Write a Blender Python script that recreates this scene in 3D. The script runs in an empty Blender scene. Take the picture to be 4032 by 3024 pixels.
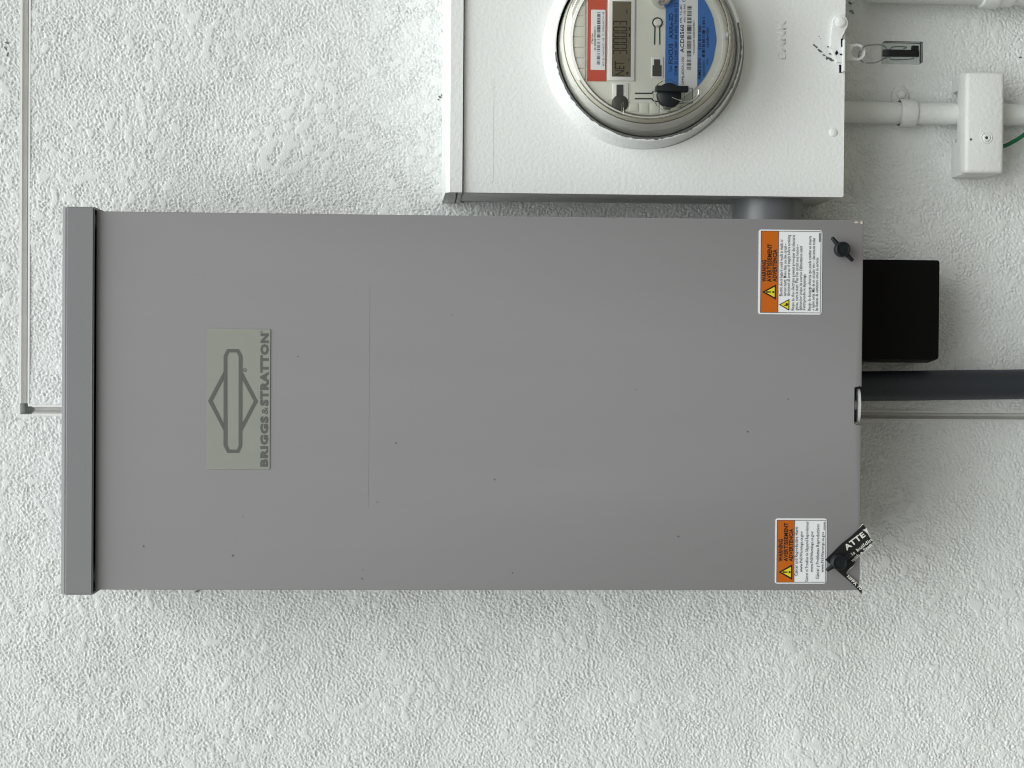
import bpy, bmesh, math, random
import numpy as np
from mathutils import Matrix, Vector
random.seed(7)
S = bpy.context.scene
COL = S.collection

# ------------------------------------------------------------------ camera
# The photograph was taken with the phone on its side: world up is image left.
F, W, H = 6700.0, 4032.0, 3024.0          # focal length and frame in photograph pixels
ZW = 1.66                                 # camera to wall, metres
VPU, VPV, ROLL = 1675.0, 1410.0, math.radians(0.45)
CAMZ = 1.5
a = Vector(((VPU - W/2)/F, (VPV - H/2)/F, 1.0)).normalized()      # world +Y in camera axes
b = Vector((math.cos(ROLL), math.sin(ROLL), 0.0)); b = (b - a*b.dot(a)).normalized()   # world -Z
c = a.cross(b).normalized()                                        # world -X
if c.y < 0: c = -c
right = Vector((-c[0], a[0], -b[0])); down = Vector((-c[1], a[1], -b[1])); fwd = Vector((-c[2], a[2], -b[2]))
CAM = Vector((0, -ZW, CAMZ))
cd = bpy.data.cameras.new('camera'); cam = bpy.data.objects.new('camera', cd); COL.objects.link(cam)
m3 = Matrix((right, -down, -fwd)).transposed()
cam.matrix_world = Matrix.Translation(CAM) @ m3.to_4x4()
cd.sensor_width = 36; cd.sensor_fit = 'HORIZONTAL'; cd.lens = F/W*36; cd.clip_start = .05; cd.clip_end = 200
S.camera = cam

def P(u, v, d=0.0):
    """where the photograph's pixel (u,v) meets the plane d metres in front of the wall -> (X, Z)"""
    r = right*((u - W/2)/F) + down*((v - H/2)/F) + fwd
    t = (-d - CAM.y)/r.y
    p = CAM + r*t
    return p.x, p.z

# ------------------------------------------------------------------ light
SUN_EL, SUN_AZ = 60.0, 7.0               # elevation; degrees to the right of the camera's back
wd = bpy.data.worlds.new('World'); S.world = wd; wd.use_nodes = True
nt = wd.node_tree; nt.nodes.clear()
sky = nt.nodes.new('ShaderNodeTexSky'); sky.sky_type = 'NISHITA'; sky.sun_disc = False
sky.sun_elevation = math.radians(SUN_EL); sky.air_density = 1.0; sky.dust_density = 6.0; sky.ozone_density = 1.0
sky.sun_rotation = math.radians(180 - SUN_AZ)
hs = nt.nodes.new('ShaderNodeHueSaturation'); hs.inputs['Saturation'].default_value = 0.05
bg = nt.nodes.new('ShaderNodeBackground'); bg.inputs['Strength'].default_value = 0.075
wo = nt.nodes.new('ShaderNodeOutputWorld')
nt.links.new(sky.outputs[0], hs.inputs['Color']); nt.links.new(hs.outputs[0], bg.inputs['Color']); nt.links.new(bg.outputs[0], wo.inputs['Surface'])
sl = bpy.data.lights.new('sun', 'SUN'); sl.energy = 2.0; sl.angle = math.radians(70); sl.color = (.945, .995, 1.0)
so = bpy.data.objects.new('sun', sl); COL.objects.link(so)
el, az = math.radians(SUN_EL), math.radians(SUN_AZ)
to_sun = Vector((math.sin(az)*math.cos(el), -math.cos(az)*math.cos(el), math.sin(el)))
so.rotation_euler = to_sun.to_track_quat('Z', 'Y').to_euler(); so.location = (1, -3, 5)
S.view_settings.view_transform = 'Standard'; S.view_settings.look = 'None'
S.view_settings.exposure = 0.26; S.view_settings.gamma = 1.0; S.view_settings.use_curve_mapping = False

S.cycles.use_denoising = True; S.cycles.filter_width = 1.1
# ------------------------------------------------------------------ helpers
def lin(c8):
    return tuple(((x/255)/12.92 if x/255 <= .04045 else ((x/255 + .055)/1.055)**2.4) for x in c8)
MATS = {}
def mat(name, col, rough=.5, spec=.5, metal=0.0, bump=None, tint=0.0, tscale=6.0, fine=None, coat=0, streak=0):
    """principled paint or plastic; bump = (scale, strength, distance); fine = second bump layer; tint = colour drift"""
    m = bpy.data.materials.new(name); m.use_nodes = True; n = m.node_tree.nodes; l = m.node_tree.links
    p = n['Principled BSDF']; p.inputs['Roughness'].default_value = rough; p.inputs['Metallic'].default_value = metal
    p.inputs['Specular IOR Level'].default_value = spec; p.inputs['Coat Weight'].default_value = coat
    p.inputs['Base Color'].default_value = (*col, 1)
    tc = n.new('ShaderNodeTexCoord')
    if tint:
        nz = n.new('ShaderNodeTexNoise'); nz.inputs['Scale'].default_value = tscale; nz.inputs['Detail'].default_value = 5
        l.new(tc.outputs['Object'], nz.inputs['Vector'])
        mx = n.new('ShaderNodeMix'); mx.data_type = 'RGBA'
        mx.inputs['A'].default_value = (*[x*(1 - tint) for x in col], 1); mx.inputs['B'].default_value = (*[min(1, x*(1 + tint)) for x in col], 1)
        l.new(nz.outputs['Fac'], mx.inputs['Factor']); l.new(mx.outputs['Result'], p.inputs['Base Color'])
    if streak:                                              # faint vertical weathering and dust
        mp = n.new('ShaderNodeMapping'); mp.inputs['Scale'].default_value = (38, 38, 2.2); l.new(tc.outputs['Object'], mp.inputs['Vector'])
        n2_ = n.new('ShaderNodeTexNoise'); n2_.inputs['Scale'].default_value = 1; n2_.inputs['Detail'].default_value = 6; l.new(mp.outputs[0], n2_.inputs['Vector'])
        hv = n.new('ShaderNodeHueSaturation'); mr_ = n.new('ShaderNodeMapRange'); mr_.inputs['From Min'].default_value = .3; mr_.inputs['From Max'].default_value = .7
        mr_.inputs['To Min'].default_value = 1 - streak; mr_.inputs['To Max'].default_value = 1 + streak
        l.new(n2_.outputs['Fac'], mr_.inputs['Value']); l.new(mr_.outputs[0], hv.inputs['Value']); l.new(mx.outputs['Result'], hv.inputs['Color']); l.new(hv.outputs[0], p.inputs['Base Color'])
        r2 = n.new('ShaderNodeMapRange'); r2.inputs['To Min'].default_value = rough - .12; r2.inputs['To Max'].default_value = rough + .12
        l.new(nz.outputs['Fac'], r2.inputs['Value']); l.new(r2.outputs[0], p.inputs['Roughness'])
    prev = None
    for bb in (bump, fine):
        if not bb: continue
        nz = n.new('ShaderNodeTexNoise'); nz.inputs['Scale'].default_value = bb[0]; nz.inputs['Detail'].default_value = 3
        l.new(tc.outputs['Object'], nz.inputs['Vector'])
        bp = n.new('ShaderNodeBump'); bp.inputs['Strength'].default_value = bb[1]; bp.inputs['Distance'].default_value = bb[2]
        l.new(nz.outputs['Fac'], bp.inputs['Height'])
        if prev: l.new(prev.outputs['Normal'], bp.inputs['Normal'])
        prev = bp
    if prev: l.new(prev.outputs['Normal'], p.inputs['Normal'])
    MATS[name] = m
    return m

def clear_plastic(name, tint=(.93, .95, .93), gloss=1.0, rough=.03, ior=1.5):
    m = bpy.data.materials.new(name); m.use_nodes = True; n = m.node_tree.nodes; l = m.node_tree.links; n.clear()
    o = n.new('ShaderNodeOutputMaterial'); t = n.new('ShaderNodeBsdfTransparent'); t.inputs['Color'].default_value = (*tint, 1)
    g = n.new('ShaderNodeBsdfGlossy'); g.inputs['Roughness'].default_value = rough; g.inputs['Color'].default_value = (gloss, gloss, gloss, 1)
    f = n.new('ShaderNodeFresnel'); f.inputs['IOR'].default_value = ior
    x = n.new('ShaderNodeMixShader'); l.new(f.outputs[0], x.inputs[0]); l.new(t.outputs[0], x.inputs[1]); l.new(g.outputs[0], x.inputs[2])
    l.new(x.outputs[0], o.inputs['Surface']); MATS[name] = m
    return m

WHITE = (.775, .80, .782)
mat('wall_paint', WHITE, .62, .3, bump=(850, .6, .0009), fine=(2200, .25, .0003), tint=.03, tscale=7)
mat('meter_paint', (.78, .80, .78), .5, .3, bump=(300, .45, .0011), fine=(1300, .25, .0004), tint=.02, tscale=14)
mat('pipe_paint', (.745, .765, .74), .55, .3, bump=(260, .6, .0012), fine=(900, .35, .0005), tint=.03, tscale=30)
mat('strip_paint', (.75, .755, .73), .55, .3, bump=(500, .15, .0004), tint=.10, tscale=40)
mat('grey_powder', (.254, .248, .253), .65, .06, bump=(1500, .10, .0003), tint=.03, tscale=3.5, streak=.012)
mat('scribe', (.232, .227, .231), .5, .4)
mat('cap_powder', (.243, .247, .253), .6, .10, bump=(700, .22, .0004), fine=(1500, .15, .0003), tint=.03, tscale=5)
mat('brand_green', (.285, .300, .264), .45, .4, tint=.05, tscale=60)
mat('brand_print', (.112, .118, .108), .5, .4)
mat('label_white', (.76, .78, .79), .4, .4, tint=.015, tscale=50)
mat('label_orange', lin((188, 95, 14)), .4, .4, tint=.04, tscale=70)
mat('label_yellow', lin((222, 208, 28)), .4, .4)
mat('label_ink', (.016, .017, .018), .5, .3)
mat('label_grey_ink', (.05, .055, .055), .5, .3)
mat('black_plastic', lin((20, 25, 28)), .45, .3, bump=(900, .15, .0003))
mat('black_box', (.0028, .0028, .003), .5, .12, bump=(800, .1, .0003))
mat('black_conduit', lin((45, 49, 55)), .5, .35, bump=(400, .12, .0004))
mat('dark_gap', (.01, .01, .01), .8, .1)
mat('grey_pvc', lin((110, 113, 115)), .35, .5, tint=.05, tscale=30)
mat('tab_metal', (.62, .63, .64), .38, .5, metal=.25, bump=(600, .15, .0002))
mat('bare_metal', (.32, .33, .33), .4, .5, metal=.8, bump=(900, .3, .0003))
mat('chip_metal', (.16, .165, .16), .5, .5, metal=.4, bump=(900, .4, .0004))
mat('meter_cream', (.70, .71, .63), .4, .45, tint=.03, tscale=40)
mat('meter_drum', (.86, .86, .80), .4, .45, tint=.05, tscale=25)
mat('meter_white', (.74, .75, .72), .4, .4)
mat('meter_red', lin((190, 84, 66)), .4, .4, tint=.04, tscale=90)
mat('meter_blue', lin((66, 118, 190)), .4, .4, tint=.04, tscale=90)
mat('lcd', lin((104, 98, 80)), .25, .5)
mat('lcd_ink', lin((44, 42, 34)), .4, .3)
mat('line_green', lin((45, 62, 62)), .5, .3)
mat('rim_brown', (.30, .28, .20), .3, .5)
mat('dark_plastic', lin((66, 66, 64)), .4, .5)
mat('chrome', (.7, .7, .68), .12, .5, metal=1.0)
mat('green_wire', lin((0, 104, 62)), .35, .5)
mat('gasket', (.012, .012, .012), .6, .2)
mat('paper_torn', (.62, .62, .58), .8, .2, bump=(900, .5, .0005))
mat('tag_black', (.007, .008, .0075), .5, .35, bump=(300, .25, .001))
mat('tag_print', (.66, .66, .60), .6, .3)
mat('raw_chip', (.55, .50, .40), .6, .3, tint=.3, tscale=400)
clear_plastic('clear_dome', (.99, .992, .985), .8, .05, 1.28)
clear_plastic('clear_rim', (.95, .945, .89), .9, .06, 1.4)
clear_plastic('clear_seal', (.84, .87, .87), .8, .08, 1.5)

def tag(o, label=None, cat=None, group=None, kind=None):
    if label: o['label'] = label
    if cat: o['category'] = cat
    if group: o['group'] = group
    if kind: o['kind'] = kind
    return o
def thing(name, loc, label, cat, group=None):
    o = bpy.data.objects.new(name, None); COL.objects.link(o); o.location = loc; o.empty_display_size = .02
    return tag(o, label, cat, group)
def link(name, me, m, parent=None, smooth=None):
    """one mesh object whose mesh is in world coordinates; under an Empty it is offset back"""
    o = bpy.data.objects.new(name, me); COL.objects.link(o)
    if m: me.materials.append(MATS[m])
    if smooth is not None:
        for p in me.polygons: p.use_smooth = True
        if smooth < 3: me.set_sharp_from_angle(angle=smooth)
    if parent is not None:
        o.parent = parent
        if parent.type == 'EMPTY': o.location = -parent.location
    return o
def from_bm(name, bm, m, parent=None, smooth=.6):
    bmesh.ops.recalc_face_normals(bm, faces=bm.faces[:])
    me = bpy.data.meshes.new(name); bm.to_mesh(me); bm.free()
    return link(name, me, m, parent, smooth)
def bm_box(bm, x0, x1, y0, y1, z0, z1, bev=0, seg=2):
    x0, x1 = sorted((x0, x1)); y0, y1 = sorted((y0, y1)); z0, z1 = sorted((z0, z1))
    r = bmesh.ops.create_cube(bm, size=1)
    for v in r['verts']:
        v.co = Vector((x0 if v.co.x < 0 else x1, y0 if v.co.y < 0 else y1, z0 if v.co.z < 0 else z1))
    if bev:
        es = list({e for v in r['verts'] for e in v.link_edges})
        bmesh.ops.bevel(bm, geom=es, offset=bev, segments=seg, affect='EDGES', profile=.5)
def box(name, x0, x1, y0, y1, z0, z1, m, parent=None, bev=0, seg=2):
    bm = bmesh.new(); bm_box(bm, x0, x1, y0, y1, z0, z1, bev, seg)
    return from_bm(name, bm, m, parent)
def bm_prism(bm, pts, yf, yb, bev=0):
    """polygon in XZ, front at y=yf (towards the camera, more negative), back at yb"""
    vf = [bm.verts.new((x, yf, z)) for x, z in pts]; vb = [bm.verts.new((x, yb, z)) for x, z in pts]
    f = bm.faces.new(vf); bm.faces.new(vb[::-1]); n = len(pts)
    for i in range(n): bm.faces.new((vf[i], vb[i], vb[(i+1) % n], vf[(i+1) % n]))
    if bev: bmesh.ops.bevel(bm, geom=[e for e in f.edges], offset=bev, segments=2, affect='EDGES', profile=.5)
def prism(name, pts, yf, yb, m, parent=None, bev=0):
    bm = bmesh.new(); bm_prism(bm, pts, yf, yb, bev)
    bmesh.ops.triangulate(bm, faces=[f for f in bm.faces if len(f.verts) > 4])
    return from_bm(name, bm, m, parent)
def bm_lathe(bm, prof, cx, cz, seg=96, shift=None, a0=0, a1=2*math.pi):
    """profile [(r, y)] about an axis along Y through (cx,cz); shift(y) moves the centre with depth"""
    full = abs(a1 - a0 - 2*math.pi) < 1e-6; k = seg if full else seg + 1
    rings = []
    for r, y in prof:
        sx, sz = shift(y) if shift else (0, 0)
        if r < 1e-7: rings.append([bm.verts.new((cx+sx, y, cz+sz))])
        else: rings.append([bm.verts.new((cx+sx+r*math.cos(a0+(a1-a0)*i/seg), y, cz+sz+r*math.sin(a0+(a1-a0)*i/seg))) for i in range(k)])
    for A, B in zip(rings[:-1], rings[1:]):
        for i in range(seg):
            j = (i+1) % k
            if len(A) == 1 and len(B) == 1: continue
            if len(A) == 1: bm.faces.new((A[0], B[i], B[j]))
            elif len(B) == 1: bm.faces.new((A[i], B[0], A[j]))
            else: bm.faces.new((A[i], B[i], B[j], A[j]))
def lathe(name, prof, cx, cz, m, parent=None, seg=96, shift=None, smooth=.6):
    bm = bmesh.new(); bm_lathe(bm, prof, cx, cz, seg, shift)
    return from_bm(name, bm, m, parent, smooth)
def bm_tube(bm, pts, r, seg=12, caps=True, rnd=False):
    pts = [Vector(p) for p in pts]; rs = r if isinstance(r, (list, tuple)) else [r]*len(pts)
    rings = []; up = None
    for i, p in enumerate(pts):
        t = (pts[min(i+1, len(pts)-1)] - pts[max(i-1, 0)]).normalized()
        if up is None: up = Vector((0, 1, 0)) if abs(t.y) < .9 else Vector((0, 0, 1))
        s = t.cross(up).normalized(); up = s.cross(t).normalized()
        rings.append([bm.verts.new(p + (s*math.cos(2*math.pi*k/seg) + up*math.sin(2*math.pi*k/seg))*rs[i]) for k in range(seg)])
    for A, B in zip(rings[:-1], rings[1:]):
        for k in range(seg): bm.faces.new((A[k], A[(k+1) % seg], B[(k+1) % seg], B[k]))
    if caps: bm.faces.new(rings[0][::-1]); bm.faces.new(rings[-1])
def tube(name, pts, r, m, parent=None, seg=12):
    bm = bmesh.new(); bm_tube(bm, pts, r, seg)
    return from_bm(name, bm, m, parent)
def smooth_path(pts, n=8):
    """Catmull-Rom through the points"""
    pts = [Vector(p) for p in pts]; q = [pts[0]*2 - pts[1]] + pts + [pts[-1]*2 - pts[-2]]; out = []
    for i in range(1, len(q)-2):
        for k in range(n):
            t = k/n; p0, p1, p2, p3 = q[i-1:i+3]
            out.append(.5*((2*p1) + (p2-p0)*t + (2*p0-5*p1+4*p2-p3)*t*t + (3*p1-p0-3*p2+p3)*t**3))
    return out + [pts[-1]]
def rrect(x0, x1, z0, z1, r, n=5):
    x0, x1 = sorted((x0, x1)); z0, z1 = sorted((z0, z1)); out = []
    for cx, cz, s in ((x1-r, z1-r, 0), (x0+r, z1-r, 1), (x0+r, z0+r, 2), (x1-r, z0+r, 3)):
        for k in range(n+1):
            t = (s + k/n)*math.pi/2; out.append((cx + r*math.cos(t), cz + r*math.sin(t)))
    return out

# lettering: built-in font turned into flat mesh, fitted between two baseline points
_tc = {}
def glyphs(s, off=0.0, res=2):
    key = (s, off, res)
    if key in _tc: return _tc[key]
    cu = bpy.data.curves.new('t', 'FONT'); cu.body = s; cu.size = 1; cu.resolution_u = res; cu.offset = off; cu.space_character = 1 + 2.2*off; cu.fill_mode = 'FRONT'
    ob = bpy.data.objects.new('t', cu); COL.objects.link(ob)
    dg = bpy.context.evaluated_depsgraph_get(); me = bpy.data.meshes.new_from_object(ob.evaluated_get(dg))
    vs = [(v.co.x, v.co.y) for v in me.vertices]; fs = [tuple(p.vertices) for p in me.polygons]
    bpy.data.objects.remove(ob); bpy.data.curves.remove(cu); bpy.data.meshes.remove(me)
    _tc[key] = (vs, fs); return vs, fs
_capH = max(v[1] for v in glyphs('H')[0])
class Ink:
    def __init__(s, d): s.v = []; s.f = []; s.d = d
    def text(s, body, A, B, h, off=0.0, res=2):
        """A, B: baseline ends (X,Z); h: capital height"""
        vs, fs = glyphs(body, off, res)
        if not vs: return
        x0 = min(v[0] for v in vs); x1 = max(v[0] for v in vs)
        ex = ((B[0]-A[0])/(x1-x0), (B[1]-A[1])/(x1-x0)); L = math.hypot(B[0]-A[0], B[1]-A[1])
        ey = (-(B[1]-A[1])/L*h/_capH, (B[0]-A[0])/L*h/_capH)
        k = len(s.v)
        for x, y in vs:
            s.v.append((A[0] + ex[0]*(x-x0) + ey[0]*y, -s.d, A[1] + ex[1]*(x-x0) + ey[1]*y))
        s.f += [tuple(i+k for i in f) for f in fs]
    def poly(s, pts):
        k = len(s.v); s.v += [(x, -s.d, z) for x, z in pts]; s.f.append(tuple(range(k, k+len(pts))))
    def rect(s, x0, x1, z0, z1):
        s.poly([(x0, z0), (x1, z0), (x1, z1), (x0, z1)])
    def frame(s, x0, x1, z0, z1, w):
        x0, x1 = sorted((x0, x1)); z0, z1 = sorted((z0, z1))
        s.rect(x0, x1, z1-w, z1); s.rect(x0, x1, z0, z0+w); s.rect(x0, x0+w, z0+w, z1-w); s.rect(x1-w, x1, z0+w, z1-w)
    def loop(s, outer, inner):
        n = len(outer); k = len(s.v); s.v += [(x, -s.d, z) for x, z in outer + inner]
        for i in range(n): s.f.append((k+i, k+(i+1) % n, k+n+(i+1) % n, k+n+i))
    def build(s, name, m, parent):
        me = bpy.data.meshes.new(name); me.from_pydata(s.v, [], s.f)
        bm = bmesh.new(); bm.from_mesh(me)
        for f in bm.faces:
            f.normal_update()
            if f.normal.y > 0: f.normal_flip()
        bm.to_mesh(me); bm.free()
        return link(name, me, m, parent)

# ------------------------------------------------------------------ the wall
PX = ZW/F
def midx(v0, v1, d): return (P(W/2, v0, d)[0] + P(W/2, v1, d)[0])/2
zA_hi = (P(86, 100)[1] + P(82, 1500)[1])/2; zA_lo = (P(115, 100)[1] + P(110, 1500)[1])/2      # joint running across
xB_hi = (P(180, 1597)[0] + P(3700, 1627)[0])/2; xB_lo = (P(180, 1626)[0] + P(3700, 1657)[0])/2    # joint running down
def fft_noise(nx, nz, h, lo, hi, rng):
    g = rng.standard_normal((nx, nz)); f = np.fft.fft2(g)
    fx = np.fft.fftfreq(nx, h)[:, None]; fz = np.fft.fftfreq(nz, h)[None, :]
    k = np.sqrt(fx**2 + fz**2) + 1e-9; lam = 1/k
    f *= np.exp(-(np.log(lam/np.sqrt(lo*hi))/np.log(hi/lo)*1.6)**2)*np.sqrt(lam)**0
    out = np.real(np.fft.ifft2(f)); return out/out.std()
def build_wall():
    h = .0009
    X0, Z1 = P(-220, 3240)[0], P(-220, 1500)[1]
    X1, Z0 = P(2000, -220)[0], P(4250, 1500)[1]
    xs = np.arange(X0, X1, h); zs = np.arange(Z0, Z1, h)
    nx, nz = len(xs), len(zs); rng = np.random.default_rng(5)
    def fractal(lo, hi, p):
        g = np.fft.fft2(rng.standard_normal((nx, nz))); k = np.sqrt(np.fft.fftfreq(nx, h)[:, None]**2 + np.fft.fftfreq(nz, h)[None, :]**2) + 1e-6
        g *= k**-p/(1 + (k*lo)**6)/(1 + (1/(k*hi))**6); o_ = np.real(np.fft.ifft2(g)); return o_/o_.std()
    n1 = fractal(.0017, .007, .25); n2 = fft_noise(nx, nz, h, .0019, .0030, rng); n5 = fractal(.003, .03, 1.1)
    n3 = fft_noise(nx, nz, h, .013, .036, rng); n4 = fft_noise(nx, nz, h, .10, .30, rng)
    lo_ = np.tanh(fft_noise(nx, nz, h, .03, .09, rng))
    cut = .80 + .35*lo_
    e_ = n1 - cut; rough = cut + np.where(e_ > 0, .30*e_, e_)              # trowelled flat above, rough and pitted below
    rough = .00052*np.maximum(rough, -2.4) + .00006*n2 + .00012*n5
    thr = 1.15 + .35/(1 + np.exp((xs[:, None] - P(2000, 1900)[0])/.04))          # fewer flat patches on the left of the boxes
    m = 1/(1 + np.exp(-(n3 + .30*n5 + .12*n1 + .45*n4 - thr)*13))
    plat = .00040 + .000008*n1 + .00003*n3
    q3 = n3 + .30*n5 + .12*n1 + .45*n4 - thr
    crev = np.exp(-((q3 + .16)/.10)**2)*np.clip(.5 + 1.3*fft_noise(nx, nz, h, .02, .05, rng), 0, 1.6)      # crevices round the flat patches
    zone = 1 + .18*lo_
    XX, ZZ = np.meshgrid(xs, zs, indexing='ij'); lx_, lz_ = P(3500, 520)[0], P(3340, 500)[1]
    soft = 1/(1 + np.exp(-(XX - lx_)/.02))*1/(1 + np.exp(-(lz_ - ZZ)/.02)); soft *= 1/(1 + np.exp(-(ZZ - P(3720, 500)[1])/.02))      # brushed smooth beside the pipes
    hgt = (rough*zone*(1 - m) + plat*m - .00034*crev)*(1 - .55*soft) + .0005*n4
    hgt -= hgt.mean()
    # fade to the mean plane at the border, where the plain part of the wall begins
    ex = np.minimum(np.arange(nx), np.arange(nx)[::-1])*h; ez = np.minimum(np.arange(nz), np.arange(nz)[::-1])*h
    hgt *= np.clip(np.minimum(ex[:, None], ez[None, :])/.02, 0, 1)
    # smooth margin beside the joints
    def near(c, lo, hi, w): return np.clip(1 - np.maximum(np.maximum(lo - c, c - hi), 0)/w, 0, 1)
    # insert the joint edges as grid lines, far lines outside
    e = .0002
    gx = np.concatenate(([-6, -3, -1.5], xs, [1.5, 3, 6])); gz = np.concatenate(([-.02, .3, .7], zs, [2.3, 3, 4.2]))
    H2 = np.zeros((len(gx), len(gz))); H2[3:-3, 3:-3] = hgt
    def insert(g, Hh, axis, vals):
        for v in vals:
            i = np.searchsorted(g, v); t = (v - g[i-1])/(g[i] - g[i-1])
            row = np.take(Hh, i-1, axis)*(1-t) + np.take(Hh, i, axis)*t
            g = np.insert(g, i, v); Hh = np.insert(Hh, i, row, axis)
        return g, Hh
    gx, H2 = insert(gx, H2, 0, [xB_lo - e, xB_lo, xB_hi, xB_hi + e])
    gz, H2 = insert(gz, H2, 1, [zA_lo - e, zA_lo, zA_hi, zA_hi + e])
    GX, GZ = np.meshgrid(gx, gz, indexing='ij')
    wob = .0
    damp = np.maximum(near(GZ, zA_lo, zA_hi, .003)*(GX > xB_lo - .004), near(GX, xB_lo, xB_hi, .003)*(GZ < zA_hi + .004))
    H2 = H2*(1 - .85*damp) + .0003*damp
    inA = (GZ >= zA_lo) & (GZ <= zA_hi) & (GX >= xB_lo); inB = (GX >= xB_lo) & (GX <= xB_hi) & (GZ <= zA_hi)
    H2[inA | inB] = -.022
    co = np.stack([GX, -H2, GZ], -1).reshape(-1, 3).astype(np.float32)
    a_, b_ = len(gx), len(gz); idx = np.arange(a_*b_).reshape(a_, b_)
    q = np.stack([idx[:-1, :-1], idx[1:, :-1], idx[1:, 1:], idx[:-1, 1:]], -1).reshape(-1, 4).astype(np.int32)
    bxl, bzt = P(372, 2321, .165)[0], P(360, 829, .165)[1]; bxr, bzb = P(372, 850, .165)[0], P(3392, 900, .165)[1]     # covered by the enclosure, which is let 1 mm into the wall
    qc = co[q[:, 0]]; hid = (qc[:, 0] > bxl + .02) & (qc[:, 0] < bxr - .02) & (qc[:, 2] > bzb + .02) & (qc[:, 2] < bzt - .02); q = q[~hid]
    me = bpy.data.meshes.new('stucco_wall'); me.vertices.add(len(co)); me.vertices.foreach_set('co', co.ravel())
    me.loops.add(q.size); me.loops.foreach_set('vertex_index', q.ravel())
    me.polygons.add(len(q)); me.polygons.foreach_set('loop_start', np.arange(0, q.size, 4, dtype=np.int32))
    me.polygons.foreach_set('use_smooth', np.ones(len(q), dtype=bool))
    me.update(calc_edges=True); me.validate()
    me.materials.append(MATS['wall_paint'])
    o = bpy.data.objects.new('stucco_wall', me); COL.objects.link(o)
    return o
wall = build_wall()
tag(wall, 'white painted stucco wall with knocked-down texture and a grooved joint', 'wall', kind='structure')
# unseen ground sheet below the wall, added to throw warm light up under the boxes
mat('bounce_ground', (.17, .158, .128), .9, .1, bump=(40, .5, .02), tint=.25, tscale=4)
bm = bmesh.new(); bmesh.ops.create_grid(bm, x_segments=4, y_segments=4, size=60)
tag(from_bm('ground', bm, 'bounce_ground', None, None), 'unseen ground at the foot of the wall, added for warm bounce light', 'ground', kind='structure')
# marks in the wall paint
bm = bmesh.new(); rg = random.Random(21)
for u, v, ru, rv, an in ((27, 168, 9, 4, 0), (22, 190, 4, 12, -.5), (30, 212, 3, 8, .4), (1732, 382, 7, 5, .6), (1741, 376, 5, 4, 0), (1726, 392, 4, 3, 0), (3348, 12, 9, 4, .7), (3352, 43, 7, 3, 0), (3360, 50, 4, 3, 0), (4018, 226, 5, 3, 0), (3858, 700, 4, 4, 0), (775, 2328, 10, 4, -.3)):
    q = []
    for t in range(9):
        k_ = rg.uniform(.6, 1.2); a1_, b1_ = ru*k_*math.cos(t*.698), rv*k_*math.sin(t*.698)
        q.append(P(u + a1_*math.cos(an) - b1_*math.sin(an), v + a1_*math.sin(an) + b1_*math.cos(an), .0006))
    bm_prism(bm, q, -.0011, .001)
bmesh.ops.triangulate(bm, faces=[f for f in bm.faces if len(f.verts) > 4])
tag(from_bm('paint_marks', bm, 'chip_metal', wall, None), kind='stuff')
# painted joint strips lying in the two grooves
def strip(name, prof, along, s0, s1):
    bm = bmesh.new(); A = []; B = []
    for c_, d in prof:
        A.append(bm.verts.new((s0, -d, c_) if along == 'x' else (c_, -d, s0))); B.append(bm.verts.new((s1, -d, c_) if along == 'x' else (c_, -d, s1)))
    for i in range(len(prof)-1): bm.faces.new((A[i], A[i+1], B[i+1], B[i]))
    return from_bm(name, bm, 'strip_paint', wall, .3)
hA = zA_hi - zA_lo; hB = xB_hi - xB_lo
strip('joint_strip', [(zA_hi + .0016, .0006), (zA_hi - .0006, .0007), (zA_hi - .0012, -.0006), (zA_lo + .0022, -.0042), (zA_lo + .0020, -.019), (zA_lo + .0005, -.019), (zA_lo + .0003, .0005), (zA_lo - .0016, .0006)], 'x', xB_hi + .003, 4)
strip('joint_strip', [(xB_hi + .0016, .0006), (xB_hi - .0004, .0007), (xB_hi - .0016, -.0115), (xB_lo + .0034, -.0115), (xB_lo + .0006, .0004), (xB_lo - .0016, .0006)], 'z', zA_lo - .004, -.02)

# ------------------------------------------------------------------ grey transfer switch
DC = .165                                   # cover front, from the wall
xl = (P(372, 2321, DC)[0] + P(3390, 2326, DC)[0])/2; xr = (P(372, 829, DC)[0] + P(3398, 870, DC)[0])/2
zt = (P(380, 829, DC)[1] + P(373, 2321, DC)[1])/2; zb = (P(3397, 900, DC)[1] + P(3388, 2300, DC)[1])/2
sw = thing('transfer_switch', ((xl+xr)/2, 0, zb), 'large grey steel transfer switch enclosure with drip cap and orange warning labels', 'electrical box')
nxr = P(3375, 1522, DC)[0]; nxl = P(3375, 1673, DC)[0]; nzt = P(3360, 1597, DC)[1]
box('enclosure_body', xl+.004, xr-.004, -.118, .001, zb+.004, zt+.006, 'grey_powder', sw, .002)
bm = bmesh.new()
bm_prism(bm, [(xl, zb), (nxl, zb), (nxl, nzt), (nxr, nzt), (nxr, zb), (xr, zb), (xr, zt), (xl, zt)], -DC, -DC+.0022, .0008)
T = .0018; yb = -.112; yf = -DC+.0020
for x0, x1, z0, z1 in ((xl+.0004, xl+T, zb+.0004, zt), (xr-T, xr-.0004, zb+.0004, zt), (xl+T, xr-T, zt-T, zt-.0002), (xl+T, nxl, zb+.0004, zb+T), (nxr, xr-T, zb+.0004, zb+T)):
    bm_box(bm, x0, x1, yf, yb, z0, z1)
bmesh.ops.triangulate(bm, faces=[f for f in bm.faces if len(f.verts) > 4])
cover = from_bm('cover', bm, 'grey_powder', sw, .5)
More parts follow.
